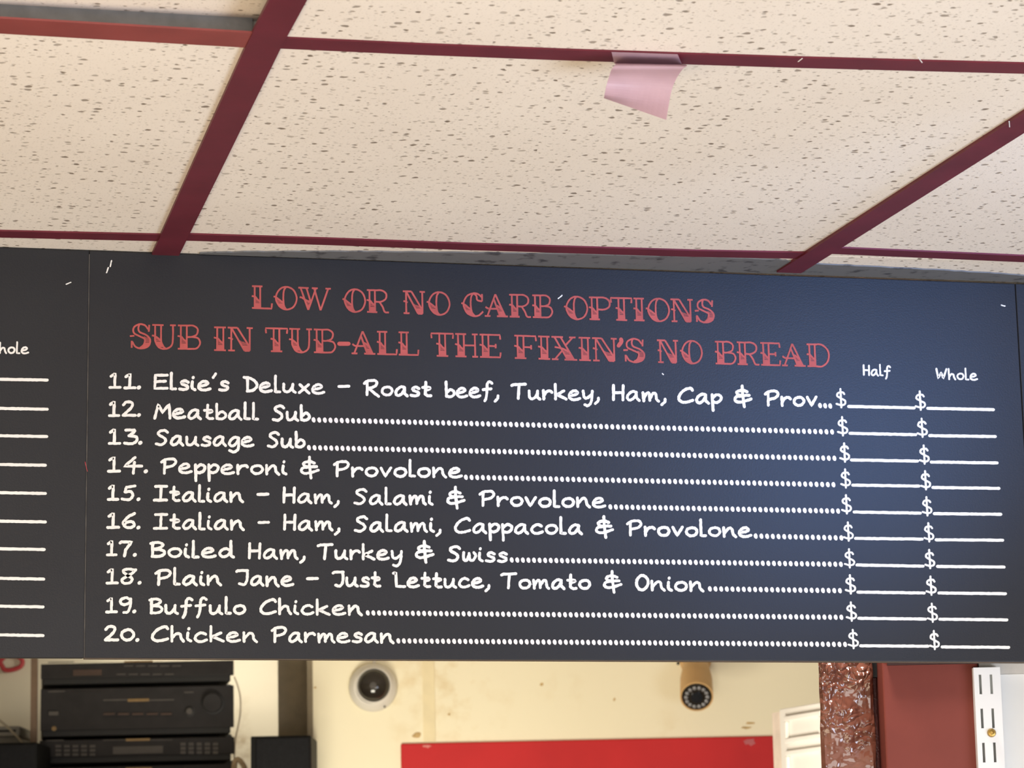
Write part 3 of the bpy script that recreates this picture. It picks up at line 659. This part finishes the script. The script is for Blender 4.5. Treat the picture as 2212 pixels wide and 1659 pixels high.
# dome camera
c = onD(806, 1486, DW); k = 1/FPX*DW
dome = thing('dome_camera', 'white round dome security camera with smoked bubble on the cream wall', 'security camera', c)
build('base_ring', MB().lathe(c, -HEAD, [(52*k,0),(52*k,.012),(48*k,.022),(40*k,.030),(36*k,.030),(36*k,.020)], 48), DOMEB, dome, smooth=True)
c2 = c+SIDE*(3*k)+Vector((0,0,3*k))
build('trim_ring', MB().lathe(c2, -HEAD, [(39*k,.026),(39*k,.034),(36*k,.036),(34.5*k,.034),(34.5*k,.028)], 48), DOMEB, dome, smooth=True)
R0 = 34.5*k
build('smoked_bubble', MB().lathe(c2, -HEAD, [(R0*math.cos(t*PI/2/10), .03+R0*.8*math.sin(t*PI/2/10)) for t in range(11)], 40), SMOKE, dome, smooth=True)
lc = c2-HEAD*(.03+R0*.8)+Vector((0,0,-2*k))
build('lens', MB().lathe(lc+HEAD*.001, -HEAD, [(7*k,0),(7*k,.0015),(5*k,.002)], 20), HIFI_L, dome, smooth=True)  # grey disc on the bubble's tip, painted as a lens glint
for x, y in ((763,1482),(831,1527)):
    build('screw', MB().lathe(onD(x,y,DW-.021), -HEAD, [(2.3*k,0),(2.3*k,.003),(1*k,.004)], 10), HIFI_L, dome)
build('cable', MB().tube([onD(808,1434,DW-.006), onD(808,1418,DW-.006), onD(807,1395,DW-.004)], 3*k), DOMEB, dome)
# bullet camera with yellowed hood, pointing down towards us
c0 = onD(1500, 1424, DW-.035); 
bc = thing('bullet_camera', 'yellowed bullet security camera tilted downwards on the cream wall', 'security camera', onD(1500, 1440, DW))
ax = (onD(1505, 1512, DW-.15)-onD(1503, 1440, DW-.03)).normalized()
st = onD(1503, 1432, DW-.03); Lb = (onD(1505, 1508, DW-.15)-st).length
build('body', MB().lathe(st, ax, [(20*k,0),(28*k,.02),(34*k,Lb*.5),(35*k,Lb),(32*k,Lb),(31*k,Lb-.006)], 36), TANC, bc, smooth=True)
build('lens_face', MB().lathe(st+ax*(Lb-.004), ax, [(31.5*k,0),(31.5*k,.004),(29.5*k,.006),(0,.006)], 36), SMOKE, bc, smooth=True)
fc = st+ax*(Lb+.0025); ua = SIDE; ub = ax.cross(ua).normalized()
for t in range(14):
    th = t*2*PI/14; q = fc+ua*(22.5*k*math.cos(th))+ub*(22.5*k*math.sin(th))
    build('led', MB().lathe(q, ax, [(4*k,0),(4*k,.0015),(2.5*k,.0022)], 10), LEDG, bc)
build('lens', MB().lathe(fc, ax, [(12.5*k,0),(12.5*k,.003),(9*k,.004),(4*k,.0045)], 24), LENS, bc, smooth=True)
build('mount_plate', MB().lathe(onD(1502, 1428, DW), -HEAD, [(34*k,0),(34*k,.006),(26*k,.01)], 24), TANC, bc, smooth=True)
build('mount_arm', MB().tube([onD(1502,1428,DW-.008), st+ax*.01], 9*k), TANC, bc)
# ---- stereo rack
DS = 6.42
def hifi(px0, py0, px1, py1, label, depth=.30):
    a0, a1, z0, z1 = rect(px0, py0, px1, py1, DS)
    t = thing('stereo_component', label, 'stereo', W((a0+a1)/2, DS+depth/2, z0-.0119), 'stacked stereo components')
    F = lambda a, d, z: W(a-(d-DS)*.17, d, z)                       # the stack is turned a little towards the counter
    build('casing', MB().box(a0+.004, a1-.004, DS+.012, DS+depth, z0, z1, F), HIFI, t, bevel=.002)
    build('face_plate', MB().box(a0, a1, DS, DS+.012, z0, z1), HIFI, t, bevel=.0015)
    for s_ in (a0+.05, a1-.05): build('foot', MB().box(s_-.02, s_+.02, DS+.03, DS+.06, z0-.0119, z0), HIFI_D, t)
    for s_ in (a0+.05, a1-.05): build('foot', MB().box(s_-.02, s_+.02, DS+depth-.06, DS+depth-.03, z0-.0119, z0), HIFI_D, t)
    build('gap_shade_block', MB().box(a0+.006, a1-.006, DS+.006, DS+depth-.02, z0-.0118, z0, F), HIFI_D, t)  # solid black block put in for the shade between components
    return t
def pad(t, name, px0, py0, px1, py1, mat, out=.002):
    a0, a1, z0, z1 = rect(px0, py0, px1, py1, DS)
    return build(name, MB().box(a0, a1, DS-out, DS+.001, z0, z1), mat, t)
def knob(t, px, py, r, mat=HIFI, out=.018):
    c = onD(px, py, DS); o = build('knob', MB().lathe(c, -HEAD, [((r+4)*k,0),((r+4)*k,.001),(r*k,.0012),(r*k,out*.9),(r*k*.92,out)], 32), mat, t, smooth=True)
    build('knob_ring', MB().lathe(c, -HEAD, [((r+3.5)*k,.0012),((r+3.5)*k,.0045),(r*k,.005)], 32), HIFI_D, o)
tu = hifi(88, 1426, 504, 1467, 'black slim tuner with small display, top of the stereo stack')
pad(tu, 'display', 158, 1446, 220, 1460, HIFI_T); pad(tu, 'trim_line', 104, 1429, 160, 1432, HIFI_L, .001); pad(tu, 'trim_line', 268, 1427, 330, 1431, GOLD, .001)
for i in range(5): pad(tu, 'button', 268+i*26, 1437, 287+i*26, 1440, HIFI_L); pad(tu, 'button', 252+i*26, 1455, 271+i*26, 1458, HIFI_L)
for i in range(4): pad(tu, 'vent_slot', 392, 1440+i*5, 486, 1442+i*5, HIFI_D, .0006)
am_ = hifi(87, 1480, 504, 1579, 'black amplifier with large round volume knob in the stereo stack')
pad(am_, 'trim_line', 104, 1492, 140, 1495.5, HIFI_L, .001); pad(am_, 'trim_line', 140, 1492.5, 242, 1494.5, HIFI_T, .001)
pad(am_, 'badge', 276, 1509, 322, 1516, GOLD, .002); pad(am_, 'trim_line', 223, 1510, 275, 1514, HIFI_L, .001); pad(am_, 'trim_line', 323, 1510, 376, 1514, HIFI_L, .001)
for i in range(5): pad(am_, 'selector_button', 224+i*31, 1540, 248+i*31, 1545, HIFI_T, .004)
pad(am_, 'selector_groove', 221, 1547, 377, 1551, HIFI_D, .001)
pad(am_, 'power_button', 106, 1537, 127, 1546, HIFI_L, .006); knob(am_, 460, 1519, 21); knob(am_, 410, 1537, 7, HIFI_L, .01)
pad(am_, 'trim_line', 398, 1494, 418, 1497, HIFI_L, .001)
build('headphone_jack', MB().lathe(onD(117,1574,DS), -HEAD, [(5*k,0),(5*k,.003),(2.5*k,.003),(2.5*k,.001)], 16), GOLD, am_)
cd = hifi(85, 1591, 505, 1637, 'black disc player with two button grids in the stereo stack')
pad(cd, 'badge', 272, 1595, 324, 1601, GOLD, .002); pad(cd, 'trim_line', 222, 1597, 271, 1600, HIFI_L, .001); pad(cd, 'trim_line', 325, 1597, 372, 1600, HIFI_L, .001); pad(cd, 'trim_line', 100, 1598, 138, 1601, HIFI_L, .001)
pad(cd, 'display', 244, 1611, 352, 1629, HIFI_L, .001)
for i in range(5):
    for j in range(3):
        pad(cd, 'button', 120+i*18.5, 1609+j*9, 132+i*18.5, 1615+j*9, HIFI_L); pad(cd, 'button', 390+i*17.5, 1604+j*9, 401+i*17.5, 1611+j*9, HIFI_L)
ta = hifi(84, 1650, 506, 1750, 'black tape deck at the bottom of the stereo stack')
pad(ta, 'badge', 272, 1657, 328, 1664, GOLD); pad(ta, 'cassette_door', 120, 1680, 240, 1735, HIFI_D); pad(ta, 'cassette_door', 340, 1680, 470, 1735, HIFI_D)
# rack side board seen left of the stack
a0, a1, z0, z1 = rect(68, 1420, 86, 1756, DS+.03)
ck = build('rack_side_board', MB().box(a0, a1-.001, DS+.005, DS+.012, z0-.012, z1), SHELF); tag(ck, 'thin brown upright board at the left side of the stereo stack', 'board')
# speakers
def speaker(px0, py0, px1, D, label, side=11):
    a0, a1, z0, z1 = rect(px0, py0, px1, 1756, D)
    _, _, zz, _ = rect(84, 1650, 506, 1750, DS); z0 = zz-.0119
    t = thing('speaker', label, 'speaker', W((a0+a1)/2, D+.09, z0), 'stereo speakers')
    build('cabinet', MB().box(a0, a1, D, D+.18, z0, z1), SPKB, t, bevel=.003)
    build('grille', MB().box(a0+side*k, a1-3*k, D-.010, D, z0+.008, z1-4*k), SPK, t, bevel=.004)
speaker(542, 1588, 672, 6.20, 'black bookshelf speaker right of the stereo stack')
speaker(-60, 1603, 80, 6.22, 'black bookshelf speaker left of the stereo stack', 4)
_, _, zs, _ = rect(84, 1650, 506, 1750, DS)
asl, _ = inD(-160, 1600, 6.2)
sh = build('wall_shelf', MB().box(asl, ac-.014, 6.12, DA, zs-.034, zs-.0119), SHELF, bevel=.002); tag(sh, 'brown wooden shelf under the stereo stack and speakers', 'shelf')
# little things round the stereo
bx = MB().box(*rect(-60, 1568, 44, 1592, 6.6)[:2], 6.6, 6.8, rect(-60, 1568, 44, 1592, 6.6)[2], rect(-60, 1568, 44, 1592, 6.6)[3])
gb = thing('router_box', 'small grey box behind the left speaker', 'box', W(rect(-60,1568,44,1592,6.6)[0]+.05, 6.7, zs-.0119))
build('housing', bx, simple('grey_box_plastic', (.30,.29,.26,1), .5), gb, bevel=.004)
pad_a = rect(-10, 1576, 34, 1582, 6.598); build('face_slot', MB().box(pad_a[0], pad_a[1], 6.597, 6.6, pad_a[2], pad_a[3]), HIFI_D, gb)
pa = rect(-50, 1592, 40, 1592, 6.62); build('stand', MB().box(pa[0], pa[1], 6.62, 6.78, zs-.0119, pa[3]), simple('grey_box_plastic_dark', (.16,.15,.13,1), .5), gb)
def curve3(pts, D): 
    q = cr([(p[0], p[1]) for p in pts], 6); return [onD(x, y, D) for x, y in q]
o = build('cable', MB().tube(curve3([(506,1462),(513,1480),(519,1505),(519,1540),(514,1570),(508,1600),(506,1640)], 6.44), 1.6*k), WIRE); tag(o, 'thin beige cable hanging down the right side of the stereo', 'cable')
o = build('cable', MB().tube(curve3([(-60,1520),(-10,1550),(12,1567),(30,1584),(50,1606),(70,1640)], 6.5), 2.6*k), WIRE); tag(o, 'thick beige cable crossing the wall behind the left speaker', 'cable')
o = build('cord_end', MB().tube(curve3([(505,1665),(507,1648),(513,1641),(521,1646),(528,1658),(533,1680)], 6.36), 6*k), simple('tan_twine',(.40,.30,.18,1),.8,.3,200,.6)); tag(o, 'tan rope loop by the lower right corner of the stereo', 'rope')
o = build('cord_loop', MB().tube(curve3([(-14,1425),(2,1436),(10,1447),(26,1447),(44,1440),(48,1428),(38,1418),(15,1416),(4,1424),(-3,1436)], DA-.014), 5.5*k), REDK); tag(o, 'red cord loop hanging on the alcove wall at far left', 'cord')
# ---- white panelled door standing open on the right, behind the brown column
Dd = 5.0
pa_ = onD(1683, 1532, Dd); th = 1.20
dirv = (SIDE*math.cos(th) - HEAD*math.sin(th)); nrm = (SIDE*-math.sin(th) - HEAD*math.cos(th))
def DF(s, n, z): return Vector((pa_.x, pa_.y, 0)) + dirv*s + nrm*n + Vector((0,0,z))
ZD = pa_.z; WD = .76
door2 = build('door_2', MB().box(0, WD, -.035, 0, .01, ZD, DF), WHITE, kind='structure', bevel=.002)
def mould(s0, s1, z0, z1):
    t = .009
    for a, b, c_, d in ((s0,s1,z1-t,z1),(s0,s1,z0,z0+t),(s0,s0+t,z0+t,z1-t),(s1-t,s1,z0+t,z1-t)):
        build('panel_moulding', MB().box(a, b, 0, .007, c_, d, DF), WHITE, door2, bevel=.002)
mould(.028, .165, ZD-.060, ZD-.014); mould(.028, .165, ZD-.55, ZD-.072); mould(.028, .165, .25, ZD-.65)
mould(.24, .70, ZD-.060, ZD-.014); mould(.24, .70, ZD-.55, ZD-.072); mould(.24, .70, .25, ZD-.65)
build('edge_stile', MB().box(-.034, -.001, -.03, -.003, .01, ZD-.004, DF), simple('pinkish_white_paint', (.74, .62, .52, 1), .5), door2)
# ---- thick-painted brown column, maroon partition and white shelving wall just behind the boards
D1 = 3.00
a0, a1, _, _ = rect(1776, 1425, 1884, 1650, D1)
colm = MB(); nz, na = 60, 16
def cold(a, z):
    return .0035*math.sin(a*210+z*37)*math.sin(z*90+a*60) + .003*math.sin(a*95-z*140)
rnd = random.Random(3); H2 = [[rnd.uniform(-.0012,.0012) for _ in range(na+1)] for _ in range(nz+1)]
vs = []; zlo, zhi = 1.2, CEIL
for iz in range(nz+1):
    z = zlo+(zhi-zlo)*iz/nz
    for ia in range(na+1):
        a = a0+(a1-a0)*ia/na; edge = 0 if 0 < ia < na else .004
        vs.append(W(a+(H2[iz][ia]*.6 if ia in (0, na) else 0), D1-H2[iz][ia]-cold(a, z)*.5+edge, z))
fs = [(iz*(na+1)+ia, iz*(na+1)+ia+1, (iz+1)*(na+1)+ia+1, (iz+1)*(na+1)+ia) for iz in range(nz) for ia in range(na)]
column = thing('brown_column', 'brown glossy column with lumpy thick paint beside the white door', 'column', W((a0+a1)/2, D1+.06, 0))
build('painted_face', MB().add(vs, fs), DRIP, column, smooth=True, fixn=True)
SF = lambda a, d, z: W(a+(d-D1)*.17, d, z)
build('shaft', MB().box(a0+.001, a1-.001, D1+.006, D1+.12, 0, CEIL-.003, SF), MAROOND, column)
b0, b1, _, _ = rect(1884, 1425, 1916, 1650, D1+.03)
tr = build('trim_3', MB().box(a1, b1+.004, D1+.03, D1+.07, 0, CEIL-.003), MAROOND, kind='structure')
for x in (1893, 1903): 
    q0, q1, _, _ = rect(x-2, 1425, x+2, 1650, D1+.027); build('bead', MB().box(q0, q1, D1+.024, D1+.03, 0, CEIL-.004), MAROOND, tr, bevel=.001)
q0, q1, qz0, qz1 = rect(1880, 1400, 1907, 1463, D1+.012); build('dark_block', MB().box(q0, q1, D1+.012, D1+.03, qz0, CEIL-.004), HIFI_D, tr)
D2 = 2.97
c0_, c1_, _, _ = rect(1914, 1425, 2112, 1650, D2)
build('wall_partition', MB().box(c0_, c1_, D2, D2+.10, 0, CEIL-.003), MAROON, kind='structure', bevel=.002)
q0, q1, qz0, qz1 = rect(1914, 1400, 2112, 1438, D2); build('board_shadow_strip', MB().box(q0+.001, q1-.001, D2-.006, D2, qz0, CEIL-.004), simple('shadowed_maroon', (.035, .008, .006, 1), .7), bpy.data.objects['wall_partition'])  # dark strip paints the board's shadow across the partition top
e1, _ = inD(2900, 1500, D2+.02)
build('wall_white', MB().box(c1_, e1, D2+.012, D2+.10, 0, CEIL-.003), WWALL, kind='structure')
q0, q1, qz0, qz1 = rect(2162, 1380, 2900, 1456, D2+.004); build('wall_shadow_band', MB().box(c1_+.001, e1-.001, D2+.001, D2+.012, qz0, CEIL-.004), simple('shadowed_white', (.50,.47,.42,1), .6), bpy.data.objects['wall_white'])  # grey strip painted as the shadow band along the wall top
# twin-slot shelving upright
Ds = D2-.012
s0, s1, _, z1 = rect(2113, 1441, 2160, 1650, Ds); kk = 1/FPX*Ds
up = thing('shelving_upright', 'white twin-slot shelving upright screwed to the wall at right edge', 'shelf bracket', W((s0+s1)/2, Ds+.006, .3))
# built as a perforated strip: rails between slots
ptch = 73*kk; zt0 = inD(2136, 1457, Ds)[1]; sl_h = 42*kk; sl_w = 5.6*kk
xa, xb = s0+10.5*kk, s0+34*kk
pm = MB(); nslot = 22
def pl(a, b, z0, z1): pm.box(a, b, Ds, Ds+.0018, z0, z1)
zl = zt0-nslot*ptch
pl(s0, xa, zl, z1); pl(xa+sl_w, xb, zl, z1); pl(xb+sl_w, s1, zl, z1)
for x in (xa, xb):
    pl(x, x+sl_w, zt0, z1)
    for i in range(nslot): pl(x, x+sl_w, zt0-(i+1)*ptch, zt0-i*ptch-sl_h)
build('slotted_face', pm, BRACK, up)
build('side_flange', MB().box(s0, s0+.0015, Ds+.0018, D2+.012, zl, z1), BRACK, up); build('side_flange', MB().box(s1-.0015, s1, Ds+.0018, D2+.012, zl, z1), BRACK, up)
build('channel_back', MB().box(s0+.0015, s1-.0015, Ds+.009, Ds+.010, zl, z1), SLOT, up)
for i in (1, 8, 15):
    c = W(s0+32*kk, Ds, zt0-(i)*ptch-sl_h-.0048 + 0*kk)
    sw = build('screw', MB().lathe(c, -HEAD, [(9.5*kk,0),(9.5*kk,.001),(7.5*kk,.003),(4*kk,.0035),(3*kk,.0022)], 20), BRASS, up, smooth=True)
# ---------------------------------------------------------------- back-room lamp and added fill lights
def back_fill(name, px, D, dz, power, col, size=.5, size_y=.25, tgt=None):
    a, _ = inD(px, 1500, D); loc = W(a, D, CEIL-dz)
    area(name, loc, tgt or (loc+Vector((0,0,-1))), size, size_y, power, col)
a_, _ = inD(640, 1500, 5.4)
area('back_room_lamp', W(a_, 5.4, 1.50), onD(880, 1640, DW), .4, .3, 10.5, (1.0, .93, .77))
back_fill('alcove_fill_light', 520, 6.62, .04, 4.2, (1.0, .92, .76), .7, .2, onD(560, 1560, DA))  # unseen fill added to brighten the alcove wall
a_, _ = inD(1330, 1500, 4.55)
area('door_fill_light', W(a_, 4.35, 1.62), onD(1730, 1560, 4.9), .2, .3, 3.2, (1.0, .93, .80)).data.spread = 1.9  # extra light put in to brighten the white door
a_, _ = inD(1835, 1500, 2.84)
area('column_glint_light', W(a_-.01, 2.915, CEIL-.03), W(a_+.0, 3.04, 1.95), .10, .03, 1.0, (1.0, .95, .88)).data.spread = 1.6  # added only to raise highlights on the column's glossy paint
